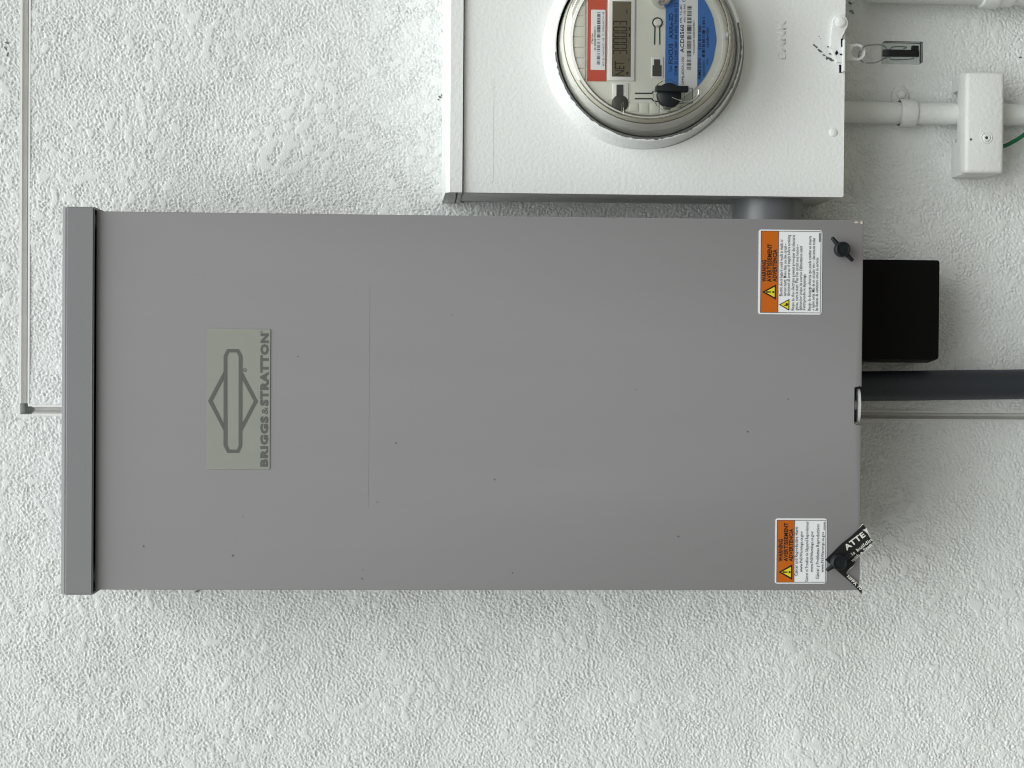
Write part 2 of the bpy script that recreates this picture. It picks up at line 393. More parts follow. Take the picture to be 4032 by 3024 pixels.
# drip cap
cx0 = (P(247, 2342, .1711)[0] + P(363, 2344, .1711)[0])/2; cx1 = (P(250, 813, .1711)[0] + P(372, 814, .1711)[0])/2
cz1 = (P(253, 813, .1711)[1] + P(243, 2342, .1711)[1])/2; cz0 = (P(372, 814, .1711)[1] + P(364, 2344, .1711)[1])/2
bm = bmesh.new()
yp = [(0, cz1+.010), (-.1655, cz1+.0025), (-.1711, cz1-.002), (-.1711, cz0), (-.1690, cz0), (-.1690, cz0+.009), (-.160, cz0+.011), (0, cz0+.011)]
A = [bm.verts.new((cx0, y, z)) for y, z in yp]; B = [bm.verts.new((cx1, y, z)) for y, z in yp]
for i in range(len(yp)): bm.faces.new((A[i], A[(i+1) % len(yp)], B[(i+1) % len(yp)], B[i]))
bm.faces.new(A[::-1]); bm.faces.new(B)
# side flanges of the cap reach down beside the body
for xa, xb in ((cx0, cx0+.002), (cx1-.002, cx1)): bm_box(bm, xa, xb, -.1685, -.002, cz0, cz0+.012)
bmesh.ops.bevel(bm, geom=[e for e in bm.edges if all(abs(v.co.y + .1711) < 1e-5 or abs(v.co.y + .1655) < 1e-5 for v in e.verts)], offset=.0012, segments=2, affect='EDGES')
from_bm('drip_cap', bm, 'cap_powder', sw, .5)
# padlock tongue in the notch
tz = P(3381, 1597, DC)[1]
tx0 = P(3375, 1663, DC)[0]; tx1 = P(3375, 1531, DC)[0]; tcx = (tx0+tx1)/2; hw = (tx1-tx0)/2
bm = bmesh.new(); outer = []; n = 28
for i in range(n+1):
    t = math.pi*i/n; outer.append((tcx + hw*math.cos(t), -(DC - .0085) - .0085*math.sin(t)**.7))
outer += [(tx0, -.120), (tx1, -.120)]
hole = [(tcx + .0042*math.cos(2*math.pi*i/24), -(DC-.0105) + .0042*math.sin(2*math.pi*i/24)) for i in range(24)]
vo = [bm.verts.new((x, y, tz)) for x, y in outer]; vh = [bm.verts.new((x, y, tz)) for x, y in hole]
es = [bm.edges.new((v[i], v[(i+1) % len(v)])) for v in (vo, vh) for i in range(len(v))]
bmesh.ops.triangle_fill(bm, use_beauty=True, use_dissolve=False, edges=es)
r = bmesh.ops.extrude_face_region(bm, geom=bm.faces[:]); bmesh.ops.translate(bm, vec=(0, 0, -.0022), verts=[v for v in r['geom'] if isinstance(v, bmesh.types.BMVert)])
from_bm('padlock_tongue', bm, 'tab_metal', sw, .5)
# faint edge of a panel pressed through the paint
fx0 = P(1453, 1996, DC)[0]; fx1 = P(1453, 1130, DC)[0]; fz1 = P(1066, 1500, DC)[1]; fz0 = P(1454, 1500, DC)[1]
ik = Ink(DC+.00012); ik.rect(fx0, fx1, fz0, fz0+.00014)
ik.build('scribed_line', 'scribe', sw)

# brand label
def LB(x, y): return P(760 + x/2.5527, 1250 + y/2.5527, DC)
def rect_from(u0, u1, v0, v1, d):
    xs_ = [P(u, v, d)[0] for u in (u0, u1) for v in (v0, v1)]; zs_ = [P(u, v, d)[1] for u in (u0, u1) for v in (v0, v1)]
    return (xs_[1]+xs_[3])/2, (xs_[0]+xs_[2])/2, (zs_[2]+zs_[3])/2, (zs_[0]+zs_[1])/2     # x0 x1 z0 z1
x0, x1, z0, z1 = rect_from(815, 1063.5, 1295, 1847.5, DC)
bl = prism('brand_label', rrect(x0, x1, z0, z1, .0006), -DC-.0006, -DC+.0005, 'brand_green', sw, .00015)
bx = lambda y: x0 + (1526 - y)/(1526 - 115)*(x1-x0)            # zoom y -> X within the label
bz = lambda x: z1 - (x - 141)/(774 - 141)*(z1-z0)              # zoom x -> Z within the label
ik = Ink(DC+.00085)
lg = lambda pts: [(bx(y), bz(x)) for x, y in pts]
outer = [(341, 318), (456, 318), (493, 386), (493, 545), (650, 840), (497, 1136), (497, 1290), (464, 1362), (348, 1362), (308, 1290), (308, 1136), (153, 840), (306, 545), (306, 386)]
bar_o = [(341, 318), (456, 318), (493, 386), (496, 1290), (464, 1362), (348, 1362), (310, 1290), (306, 386)]
bar_i = [(359, 352), (438, 352), (457, 396), (461, 1284), (445, 1328), (368, 1328), (347, 1284), (341, 396)]
ik.loop(lg(bar_o), lg(bar_i))
ik.poly(lg([(306, 545), (306, 624), (197, 840), (153, 840)])); ik.poly(lg([(153, 840), (197, 840), (310, 1070), (310, 1138)]))
ik.poly(lg([(493, 545), (650, 840), (610, 840), (493, 622)])); ik.poly(lg([(650, 840), (496, 1138), (496, 1064), (610, 840)]))
def letters(s, ya, yb_, xb, xc, off):     # zoom y start/end, zoom x of baseline and of capital top
    ik.text(s, (bx(ya), bz(xb)), (bx(yb_), bz(xb)), bz(xc) - bz(xb), off)
letters('BRIGGS', 1500, 990, 750, 684, .055); letters('&', 972, 900, 750, 690, .0); letters('STRATTON', 888, 158, 750, 680, .055)
def ring(ink, X, Z, ro, ri, n=20):
    ink.loop([(X + ro*math.cos(2*math.pi*i/n), Z + ro*math.sin(2*math.pi*i/n)) for i in range(n)], [(X + ri*math.cos(2*math.pi*i/n), Z + ri*math.sin(2*math.pi*i/n)) for i in range(n)])
for yy, xx, rr in ((143, 683, .0009), (528, 518, .0016)):
    ring(ik, bx(yy), bz(xx), rr, rr*.72); h_ = rr*.8; ik.text('R', (bx(yy) - h_*.4, bz(xx) - h_*.5), (bx(yy) + h_*.4, bz(xx) - h_*.5), h_, .01)
ik.build('emblem_and_lettering', 'brand_print', bl)

# warning labels
def hazard(parent, ap, base_u, va, vb_, d, bolt=False):
    """triangle with apex pixel ap, base at base_u between va and vb_"""
    A_ = P(*ap, d); Z0 = P(base_u, ap[1], d)[1]; X0_ = P(base_u, vb_, d)[0]; X1_ = P(base_u, va, d)[0]; XC = (X0_+X1_)/2
    k = Ink(d+.0002); k.poly([(X0_, Z0), (X1_, Z0), (XC, A_[1])]); k.build('symbol_border', 'label_ink', parent)
    hgt = A_[1] - Z0; w = X1_-X0_; s = .13 if not bolt else .10
    k = Ink(d+.00035); k.poly([(X0_ + w*s*1.25, Z0 + hgt*s*.75), (X1_ - w*s*1.25, Z0 + hgt*s*.75), (XC, A_[1] - hgt*s*1.6)]); k.build('symbol_field', 'label_yellow', parent)
    k = Ink(d+.0005)
    if not bolt:
        k.poly([(XC - w*.055, Z0 + hgt*.68), (XC - w*.03, Z0 + hgt*.33), (XC + w*.03, Z0 + hgt*.33), (XC + w*.055, Z0 + hgt*.68), (XC, Z0 + hgt*.72)])
        k.poly([(XC + w*.07*math.cos(t*.4488), Z0 + hgt*.20 + w*.07*math.sin(t*.4488)) for t in range(14)])
    else:
        k.poly([(XC + w*(.02 + .13*math.cos(t*.4488)), Z0 + hgt*.24 + w*.11*math.sin(t*.4488)) for t in range(14)])
        k.poly([(XC - w*.14, Z0 + hgt*.42), (XC - w*.05, Z0 + hgt*.32), (XC - w*.02, Z0 + hgt*.42), (XC + w*.02, Z0 + hgt*.52), (XC - w*.06, Z0 + hgt*.43), (XC - w*.10, Z0 + hgt*.54)])
    k.build('symbol_mark', 'label_ink', parent)
def warning(u0, u1, v0, v1, frame, hu, heads, lines, tri, small, partno, rad):
    x0, x1, z0, z1 = rect_from(u0, u1, v0, v1, DC)
    lb = prism('warning_label', rrect(x0, x1, z0, z1, rad), -DC-.0004, -DC+.0005, 'label_white', sw, .0001)
    d = DC+.0006
    X = lambda v: x0 + (v1 - v)/(v1-v0)*(x1-x0)
    Z = lambda u: z1 - (u - u0)/(u1-u0)*(z1-z0)
    k = Ink(d); k.rect(X(frame[3]), X(frame[2]), Z(frame[0]), Z(hu)); k.build('orange_header', 'label_orange', lb)
    k = Ink(d+.0002); k.frame(X(frame[3]), X(frame[2]), Z(frame[1]), Z(frame[0]), .00038); k.rect(X(frame[3]), X(frame[2]), Z(hu)-.0002, Z(hu)+.0002)
    k.build('border_line', 'label_grey_ink', lb)
    k = Ink(d+.0002)
    for s, bu, va, vb_, h_ in heads: k.text(s, (X(va), Z(bu)), (X(vb_), Z(bu)), h_*PX*.9, .034)
    k.build('heading', 'label_ink', lb)
    k = Ink(d+.0002)
    for s, bu, va, vb_, h_ in lines: k.text(s, (X(va), Z(bu)), (X(vb_), Z(bu)), h_*PX*.9, .008, 1)
    for i in range(9):                                         # a row of marks too small to read
        va = partno[2] + (partno[3]-partno[2])*i/9; k.rect(X(va), X(va + (partno[3]-partno[2])*.07), Z(partno[1]), Z(partno[0]))
    k.build('small_print', 'label_grey_ink', lb)
    hazard(lb, *tri, d)
    if small: hazard(lb, *small, d, True)
    return lb
L1 = [("Electric shock hazard could result in death or", 3080, 1166, 943, 12), ("serious injury. More than one live circuit –", 3095, 1166, 959, 12), ("disconnect all sources of supply before servicing.", 3109, 1166, 923.5, 12),
      ("Risque de choc électrique pouvant provoquer des blessures", 3127, 1222, 925, 12), ("graves, voire la mort. Plus d'un circuit sous tension –", 3142, 1222, 961, 12), ("débrancher toutes les sources d'alimentation avant", 3157, 1222, 968, 12), ("d'entreprendre le dépannage.", 3171, 1222, 1077, 12),
      ("Riesgo de descarga eléctrica que puede resultar en muerte", 3192, 1222, 928, 12), ("o lesión seria. Más de un circuito vivo – desconecte todas", 3207, 1222, 936.5, 12), ("las fuentes de suministro antes de servicio.", 3221, 1222, 1010.5, 12)]
w1 = warning(2986, 3236.5, 905, 1238, (2994, 3231, 910, 1232), 3063, [("WARNING", 3016, 1110, 1025, 16), ("AVERTISSEMENT", 3036.5, 1111.5, 961, 16), ("ADVERTENCIA", 3057, 1110, 983, 16)], L1,
             ((3000, 1150), 3055, 1120, 1180), ((3067, 1200), 3107, 1177, 1223), (3222, 3228, 917, 953), .0022)
w1['label'] = 'white label with electric shock warning under an orange header'
L2 = [("Cancer and Reproductive Harm", 3140, 2268, 2074, 13), ("www.P65Warnings.ca.gov", 3158.5, 2252, 2092, 11), ("Cancer et Troubles de l'Appareil Reproducteur", 3181, 2291, 2052, 12),
      ("www.P65Warnings.ca.gov", 3200, 2252, 2092, 11), ("Cáncer y Problemas Reproductivos", 3224, 2280.5, 2064, 13), ("www.P65Warnings.ca.gov", 3242.5, 2253, 2093, 11)]
w2 = warning(3052, 3255, 2041, 2298, (3057.5, 3250.5, 2047.5, 2293), 3126, [("WARNING", 3080.5, 2210.5, 2123, 16), ("AVERTISSEMENT", 3100.5, 2210.5, 2058, 15), ("ADVERTENCIA", 3120, 2210.5, 2082, 14.5)], L2,
             ((3065, 2252), 3119, 2222, 2283), None, (3241, 3245.5, 2055, 2088), .0022)
w2['label'] = 'smaller white cancer warning label beside the torn black tag'

# wing knobs
def knob(u, v, e1, e2, d0):
    cx, cz = P(u, v, d0+.012); bm = bmesh.new()
    bm_lathe(bm, [(.0, -d0-.0135), (.0008, -d0-.0135), (.0011, -d0-.0130), (.0045, -d0-.0130), (.0050, -d0-.0138), (.0058, -d0-.0138), (.0066, -d0-.013), (.0068, -d0-.006), (.0062, -d0-.0045), (.0048, -d0+.001), (0, -d0+.001)], cx, cz, 40)
    for eu, ev in (e1, e2):
        x_, z_ = P(eu, ev, d0+.0105); dx, dz = x_-cx, z_-cz; L = math.hypot(dx, dz)
        pts = [(cx + dx*t, -d0-.0085, cz + dz*t) for t in (.35, .7, .9, .97, 1.0)]
        bm_tube(bm, pts, [.0024, .0019, .0018, .0015, .0006], 14)
    return from_bm('wing_knob', bm, 'black_plastic', sw, .6)
knob(3319, 981, (3277, 934), (3361, 1027), DC)
knob(3305, 2216, (3256, 2248), (3354, 2185), DC+.001)
# chipped paint at the open corner and specks of dirt on the cover
bm = bmesh.new()
for u, v, ru, rv in ((3372, 876, 8, 4.5), (3392, 877, 5, 6)):
    cx, cz = P(u, v, DC); pts = [(cx + rv*PX*math.cos(t*.785)*random.uniform(.7, 1.2), cz + ru*PX*math.sin(t*.785)*random.uniform(.7, 1.2)) for t in range(8)]
    bm_prism(bm, pts, -DC-.00025, -DC+.001)
tag(from_bm('paint_chips', bm, 'raw_chip', sw), kind='stuff')
bm = bmesh.new()
for u, v in ((977, 680), (643, 770), (855, 957), (1068, 1036), (525, 1115), (310, 1180), (503, 1200), (783, 1231), (1107, 1237), (814, 1085), (1373, 842), (1702, 862), (1615, 932), (1465, 1159), (782, 1250)):
    cx, cz = P(u*1.8228, v*1.8228, DC); r_ = random.uniform(.00035, .0007)
    bm_prism(bm, [(cx + r_*math.cos(t)*random.uniform(.5, 1.3), cz + r_*math.sin(t)*random.uniform(.5, 1.3)) for t in (0, 1, 2, 3, 4, 5)], -DC-.0003, -DC+.001)
tag(from_bm('dirt_specks', bm, 'dark_plastic', sw), kind='stuff')

# torn black tag behind the lower knob
DT = DC + .0012
def LT(x, y): return P(3000 + x/4.609, 2000 + y/4.609, DT)
torn = [(1150, 940), (1300, 790), (1440, 650), (1600, 520), (1720, 400), (1815, 290), (1868, 358), (1838, 378), (1800, 392), (1850, 420), (1898, 462), (1930, 520), (1962, 556), (2000, 605), (1975, 640), (1945, 648), (1912, 700), (1868, 742), (1838, 790), (1790, 812), (1762, 862), (1712, 905), (1690, 945), (1642, 985), (1668, 1028), (1640, 1062), (1600, 1086), (1562, 1132), (1530, 1185), (1562, 1214), (1620, 1262), (1700, 1342), (1762, 1404), (1800, 1482), (1797, 1560), (1750, 1502), (1680, 1420), (1540, 1290), (1400, 1170), (1310, 1090), (1250, 1030)]
def tag_mesh(name, pts, d0, thick, m, parent=None):
    bm = bmesh.new(); bm_prism(bm, pts, -d0, -d0+thick); bmesh.ops.triangulate(bm, faces=[f for f in bm.faces if len(f.verts) > 4])
    for _ in range(2): bmesh.ops.subdivide_edges(bm, edges=[e for e in bm.edges if e.calc_length() > .004], cuts=2); bmesh.ops.triangulate(bm, faces=[f for f in bm.faces if len(f.verts) > 4])
    return from_bm(name, bm, m, parent, None)
tx_, tz_ = LT(1500, 900)
tg = thing('torn_tag', (tx_, -DT, tz_), 'torn black tag with white lettering caught behind the lower corner knob', 'tag')
_kx, _kz = P(3305, 2216, DT)
def curl(o):
    for v in o.data.vertices:
        r_ = max(0, math.hypot(v.co.x - _kx, v.co.z - _kz) - .010); v.co.y -= 4.5*r_*r_
_ts = (tag_mesh('tag_sheet', [LT(*p) for p in torn], DT+.0004, .0004, 'tag_black', tg)); curl(_ts)
edge = [(1795, 292), (1815, 280), (1880, 360), (1905, 455), (1945, 515), (2012, 605), (1985, 650), (1955, 660), (1918, 712), (1875, 758), (1845, 806), (1795, 825), (1770, 876), (1722, 915), (1700, 958), (1660, 990), (1682, 1030), (1650, 1075), (1608, 1098), (1575, 1138), (1545, 1185), (1630, 1255), (1712, 1334), (1774, 1400), (1808, 1480), (1797, 1560), (1760, 1470), (1640, 1330), (1480, 1180), (1560, 1060), (1500, 1000), (1700, 760), (1600, 600)]
curl(tag_mesh('torn_paper_edge', [LT(*p) for p in edge], DT-.0001, .0003, 'paper_torn', tg))
ik = Ink(DT+.0008)
pxh = PX/4.609*.9
ik.text('ATTE', LT(1535, 772), LT(1868, 500), 100*pxh, .03)
ik.text('his buildin', LT(1592, 905), LT(1990, 585), 62*pxh, .015)
ik.text('with a Stan', LT(1640, 985), LT(1985, 680), 60*pxh, .015)
ik.text('NFPA 70', LT(1535, 1250), LT(1775, 1490), 52*pxh, .03)
curl(ik.build('lettering', 'tag_print', tg))

# ------------------------------------------------------------------ white meter box
DM = .100
ml = P(2570, 767, DM)[0]; mzt = P(1824, 400, DM)[1]; mzb = P(3325, 400, DM)[1]
OC = P(2553, 178, DM+.022)                       # opening centre
mr = 2*OC[0] - ml
mb = thing('meter_box', ((ml+mr)/2, 0, mzb), 'white painted meter socket box with a raised round collar', 'meter box')
box('box_body', ml+.0012, mr-.0012, -DM+.004, .001, mzb+.001, mzt, 'meter_paint', mb, .0015)
# cover plate with its round opening
bm = bmesh.new(); n = 96; RO = .0915
rr_ = rrect(ml, mr, mzb, mzt-.0008, .0016, 4)
vo = [bm.verts.new((x, -DM, z)) for x, z in rr_]; vh = [bm.verts.new((OC[0] + RO*math.cos(2*math.pi*i/n), -DM, OC[1] + RO*math.sin(2*math.pi*i/n))) for i in range(n)]
es = [bm.edges.new((v[i], v[(i+1) % len(v)])) for v in (vo, vh) for i in range(len(v))]
bmesh.ops.triangle_fill(bm, use_beauty=True, use_dissolve=False, edges=es)
r = bmesh.ops.extrude_face_region(bm, geom=bm.faces[:]); bmesh.ops.translate(bm, vec=(0, .012, 0), verts=[v for v in r['geom'] if isinstance(v, bmesh.types.BMVert)])
mcov = from_bm('cover', bm, 'meter_paint', mb, .5)
# raised collar with ragged paint edge
rng = random.Random(3)
bm = bmesh.new()
prof = [(RO+.0004, -DM+.003), (RO+.0002, -DM-.0008), (.0895, -DM-.006), (.0878, -DM-.016), (.0872, -DM-.0195), (.0862, -DM-.0215), (.0846, -DM-.0220), (.0836, -DM-.0214), (.0832, -DM-.018), (.0832, -DM+.01)]
bm_lathe(bm, prof, OC[0], OC[1], 128, lambda y: (0, .0030*max(0, min(1, (y + DM + .022)/.022))))
from_bm('collar', bm, 'meter_paint', mb, .7)
bm = bmesh.new(); k0 = []; k1 = []                                   # bare rim where the paint has torn away
for i in range(141):
    t = math.radians(95 + 190*i/140); w = .0006 + .0012*rng.random()*(.4 + .6*abs(math.sin(i*.21)))
    k0.append(bm.verts.new((OC[0] + .0834*math.cos(t), -DM-.0221, OC[1] + .0834*math.sin(t)))); k1.append(bm.verts.new((OC[0] + (.0842+w)*math.cos(t), -DM-.02215, OC[1] + (.0842+w)*math.sin(t))))
for i in range(140): bm.faces.new((k0[i], k0[i+1], k1[i+1], k1[i]))
from_bm('bare_rim', bm, 'chip_metal', mb, None)
lathe('gasket', [(.0833, -DM-.008), (.0812, -DM-.008), (.0812, -DM+.0)], OC[0], OC[1], 'gasket', mb)
# rain cap along the top of the box
kz1 = P(1757, 600, DM+.004)[1]; kz0 = P(1821, 600, DM+.004)[1]
bm = bmesh.new(); yp = [(.0, kz1+.003), (-DM+.002, kz1+.0004), (-DM-.004, kz1-.0035), (-DM-.004, kz0), (-DM-.0025, kz0), (-DM-.0025, kz0+.004), (0, kz0+.004)]
A = [bm.verts.new((ml-.0004, y, z)) for y, z in yp]; B = [bm.verts.new((mr+.0004, y, z)) for y, z in yp]
for i in range(len(yp)): bm.faces.new((A[i], A[(i+1) % len(yp)], B[(i+1) % len(yp)], B[i]))
bm.faces.new(A[::-1]); bm.faces.new(B)
bm_box(bm, ml-.0004, ml+.001, -DM-.0024, -.001, kz0, kz0+.005)
from_bm('rain_cap', bm, 'meter_paint', mb, .5)
# painted-over sticker, rivet and stamped name
sx0, sx1, sz0, sz1 = rect_from(1839, 1943, 307, 720, DM)
prism('painted_over_sticker', rrect(sx0, sx1, sz0, sz1, .0022), -DM-.00018, -DM+.0005, 'meter_paint', mb, .0001)
cx, cz = P(3281, 522, DM)
lathe('rivet', [(0, -DM-.0013), (.0022, -DM-.0012), (.0036, -DM-.0006), (.0042, -DM+.0004)], cx, cz, 'meter_paint', mb, 28)
vs, fs = glyphs('BANK', .03)
gx0 = min(v[0] for v in vs); gx1 = max(v[0] for v in vs); A_ = P(3092, 234, DM); B_ = P(3092, 80, DM); hh = 34*PX*.95
bm = bmesh.new(); nv = [bm.verts.new((A_[0] + (x-gx0)/(gx1-gx0)*(B_[0]-A_[0]), -DM-.00007, A_[1] + y/_capH*hh)) for x, y in vs]
for f in fs:
    try: bm.faces.new([nv[i] for i in f])
    except ValueError: pass
r = bmesh.ops.extrude_face_region(bm, geom=bm.faces[:]); bmesh.ops.translate(bm, vec=(0, .0012, 0), verts=[v for v in r['geom'] if isinstance(v, bmesh.types.BMVert)])
from_bm('stamped_lettering', bm, 'meter_paint', mb, 3.2)
# latch
def LL(x, y, d=DM+.003): return P(3250 + x/4.88, y/4.88, d)
ly = -DM-.0022
pts = [(150, 400), (165, 350), (200, 310), (250, 288), (310, 285), (365, 305), (405, 345), (430, 400), (436, 460), (425, 510), (395, 570), (350, 620), (322, 670), (312, 740), (312, 930), (345, 960), (345, 1190), (215, 1195), (195, 1100), (150, 980), (95, 900), (120, 640)]
latch = prism('latch', [LL(*p) for p in pts], ly-.0012, -DM+.001, 'meter_paint', mb, .0006)
cx, cz = LL(290, 430)
lathe('latch_rivet', [(0, ly-.0034), (.0028, ly-.0032), (.0044, ly-.0024), (.0050, ly-.0012), (.0050, ly-.0005)], cx, cz, 'meter_paint', latch, 32)
x0, z0 = LL(338, 1368, DM+.007); x1, z1 = LL(384, 755, DM+.007)
box('latch_blade', x0, x1, -DM-.0075, -DM+.004, z1, z0, 'meter_paint', latch, .0005)
ik = Ink(DM+.0038)
for q in ([(292, 745), (340, 745), (336, 910), (296, 905)], [(272, 1035), (345, 1035), (345, 1064), (272, 1064)], [(180, 1025), (215, 965), (245, 1022), (200, 1068)]): ik.poly([LL(*p) for p in q])
ik.build('latch_slot', 'dark_gap', latch)
ik = Ink(DM+.0005); ik.poly([LL(*p) for p in [(275, 1235), (335, 1235), (330, 1390), (278, 1390)]]); ik.build('slot', 'dark_gap', mb)
bm = bmesh.new(); rng = random.Random(11)
for x, y, rx, ry in ((-215, 870, 40, 16), (-170, 905, 34, 20), (-130, 960, 30, 18), (-90, 985, 46, 22), (-30, 1060, 30, 16), (30, 1120, 40, 30), (85, 1130, 60, 30), (130, 1160, 40, 22), (90, 1035, 36, 18), (50, 900, 22, 14), (-120, 700, 9, 9), (-95, 745, 9, 8)):
    q = []
    for t in range(11):
        k_ = rng.uniform(.55, 1.25); ang = t*2*math.pi/11; px_, py_ = rx*k_*math.cos(ang), ry*k_*math.sin(ang)
        q.append(LL(x + px_*.85 - py_*.45, y + px_*.45 + py_*.85, DM))
    bm_prism(bm, q, -DM-.0003, -DM+.001)
bmesh.ops.triangulate(bm, faces=[f for f in bm.faces if len(f.verts) > 4])
tag(from_bm('paint_chips', bm, 'chip_metal', mb, None), kind='stuff')

# ------------------------------------------------------------------ electric meter
DF = .140; DG = .160                              # dial plate and front of the clear cover
FC = P(2553, 152, DF); GC = P(2553, 147, DG)
mt = thing('electric_meter', (OC[0], -DM, OC[1]), 'round electric meter under a clear cover with red and blue labels', 'meter')
def shift(y):
    t = (-y - (DM+.015))/(DG - (DM+.015)); return ((GC[0]-OC[0])*t, (GC[1]-OC[1])*t)
lathe('meter_base', [(.0815, -DM+.012), (.0815, -DM-.006), (.0806, -DM-.009), (.0795, -DM-.010)], OC[0], OC[1], 'gasket', mt, 128, shift)
lathe('drum', [(.0815, -DM-.006), (.0811, -DM-.0165), (.0752, -DM-.0245), (.0730, -DF+.003), (.0700, -DF-.0015), (.0676, -DF-.0022), (.0668, -DF+.0006)], OC[0], OC[1], 'meter_drum', mt, 128, shift)
dial = lathe('dial_plate', [(.0690, -DF+.002), (.0680, -DF), (0, -DF)], FC[0], FC[1], 'meter_cream', mt, 96, None, .5)
lathe('clear_cover', [(.0818, -DM-.011), (.0815, -DM-.019), (.0800, -DM-.026), (.0758, -DG+.006), (.0744, -DG+.0022), (.0728, -DG+.0004), (.0705, -DG), (0, -DG-.0006)], OC[0], OC[1], 'clear_dome', mt, 128, shift, .9)
lathe('cover_rim', [(.0754, -DG+.0058), (.0746, -DG+.0018), (.0728, -DG+.0002), (.0712, -DG+.0010), (.0722, -DG+.0044), (.0754, -DG+.0058)], OC[0], OC[1], 'clear_rim', mt, 128, shift, .9)
lathe('rim_line', [(.0752, -DG+.0064), (.0757, -DG+.0058), (.0752, -DG+.0050), (.0747, -DG+.0058), (.0752, -DG+.0064)], OC[0], OC[1], 'rim_brown', mt, 128, shift, 3.2)
def ZM(x, y, d=DF): return P(2100 + x/2.4578, y/2.4578, d)
def zrect(x0, y0, x1, y1, d=DF):
    A_ = ZM(x0, y1, d); B_ = ZM(x1, y0, d); return A_[0], B_[0], B_[1], A_[1]     # x0 x1 z0 z1
def mplate(name, r, m, parent, h0, bev=0, back=.0):
    x0, x1, z0, z1 = zrect(*r); return prism(name, [(x0, z0), (x1, z0), (x1, z1), (x0, z1)], -DF-h0, -DF+.0005-back, m, parent, bev)
def bars(ink, r, n, seed):
    x0, x1, z0, z1 = zrect(*r); rg = random.Random(seed); w = (x1-x0)/n
    for i in range(n):
        if rg.random() < .82: ink.rect(x0 + i*w, x0 + (i + rg.choice((.4, .55, .75)))*w, z0, z1)
zs_ = PX/2.4578*.93
# ribs
for y in range(-150, 700, 102):
    hgt = 100; xl_ = 372 + max(0, (y-420))*.28
    mplate('dial_rib', (xl_, y+3, 505, y+97), 'meter_cream', mt, .0009, .0003)
for x in range(920, 1400, 101): mplate('dial_rib', (x+6, 1000, x+95, 1100 - max(0, x-1150)*.22 - max(0, 1000-x)*.3), 'meter_cream', mt, .0009, .0003)
# red strip with white barcode sticker
red = mplate('red_label', (520, -260, 712, 785), 'meter_red', mt, .0009)
x0, x1, z0, z1 = zrect(553, 98, 697, 678)
prism('barcode_sticker', rrect(x0, x1, z0, z1, .0008), -DF-.0012, -DF-.0008, 'label_white', red)
ik = Ink(DF+.0014); bars(ik, (612, 122, 648, 625), 62, 1)
ik.text('ITRON', ZM(578, 425), ZM(578, 328), 17*zs_); ik.text('0013500SB19D0001D', ZM(604, 490), ZM(604, 260), 17*zs_)
ik.text('FCC ID: OWS-NIC511-08   IC: 5975A-NIC511108', ZM(684, 640), ZM(684, 118), 16*zs_)
ik.build('sticker_print', 'label_ink', red)
# display
bez = mplate('display_bezel', (716, -80, 985, 783), 'meter_white', mt, .0022, .0008)
mplate('display_screen', (757, 20, 945, 745), 'lcd', bez, .00235)
ik = Ink(DF+.0026)
SEG = {'3': 'abcdg', '0': 'abcdef'}
for i, ch in enumerate('300003'):
    y0 = 532 - i*56; y1 = y0 - 44; xa, xc, xb = 770, 836, 904; t = 8
    R = {'a': (xa, y1+4, xa+t, y0-4), 'd': (xb-t, y1+4, xb, y0-4), 'g': (xc-4, y1+6, xc+4, y0-6), 'b': (xa+4, y1, xc-4, y1+t), 'c': (xc+4, y1, xb-4, y1+t), 'f': (xa+4, y0-t, xc-4, y0), 'e': (xc+4, y0-t, xb-4, y0)}
    for s in SEG[ch]: ik.rect(*zrect(*R[s]))
ik.text('NET', ZM(878, 735), ZM(878, 595), 92*zs_); ik.rect(*zrect(897, 100, 905, 136)); ik.rect(*zrect(922, 268, 934, 300)); ik.rect(*zrect(922, 330, 934, 362)); ik.rect(*zrect(895, 700, 915, 725)); ik.rect(*zrect(915, 575, 925, 590))
ik.build('display_digits', 'lcd_ink', bez)
# keyhole outlines and buttons
def keyhole(pts, w):
    k = Ink(DF+.0006)
    for (xa, ya), (xb, yb_) in zip(pts[:-1], pts[1:]):
        dx, dy = xb-xa, yb_-ya; L = math.hypot(dx, dy); ox, oy = -dy/L*w, dx/L*w; ex_, ey_ = dx/L*w*.6, dy/L*w*.6
        k.poly([ZM(xa-ex_+ox, ya-ey_+oy), ZM(xb+ex_+ox, yb_+ey_+oy), ZM(xb+ex_-ox, yb_+ey_-oy), ZM(xa-ex_-ox, ya-ey_-oy)])
    k.build('keyhole_outline', 'line_green', mt)
arc = [(1200 + 46*math.cos(math.radians(t)), 220 - 46*math.sin(math.radians(t))) for t in range(-62, 243, 15)]
keyhole([(1223, 430)] + arc + [(1172, 430)], 5.5)
arc2 = [(1190 + 52*math.cos(math.radians(t)), 930 - 52*math.sin(math.radians(t))) for t in range(150, -151, -15)]
keyhole([(985, 904)] + arc2 + [(985, 956)], 6)
cx, cz = ZM(1202, 222); lathe('button', [(0, -DF-.004), (.0028, -DF-.0036), (.0036, -DF-.002), (.0037, -DF+.0005)], cx, cz, 'meter_white', mt, 32)
fr = mplate('port_frame', (1140, 553, 1256, 756), 'meter_white', mt, .0012, .0004)
mplate('port_socket', (1165, 578, 1225, 640), 'dark_plastic', fr, .0016); mplate('port_socket', (1150, 635, 1238, 740), 'dark_plastic', fr, .0018)
fr = mplate('port_frame', (766, 806, 922, 962), 'meter_white', mt, .0010, .0004)
mplate('port_socket', (802, 822, 868, 930), 'dark_plastic', fr, .0016)
cx, cz = ZM(838, 1000); lathe('optical_port', [(0, -DF-.002), (.0060, -DF-.002), (.0074, -DF-.0012), (.0076, -DF+.001)], cx, cz, 'dark_plastic', mt, 40)
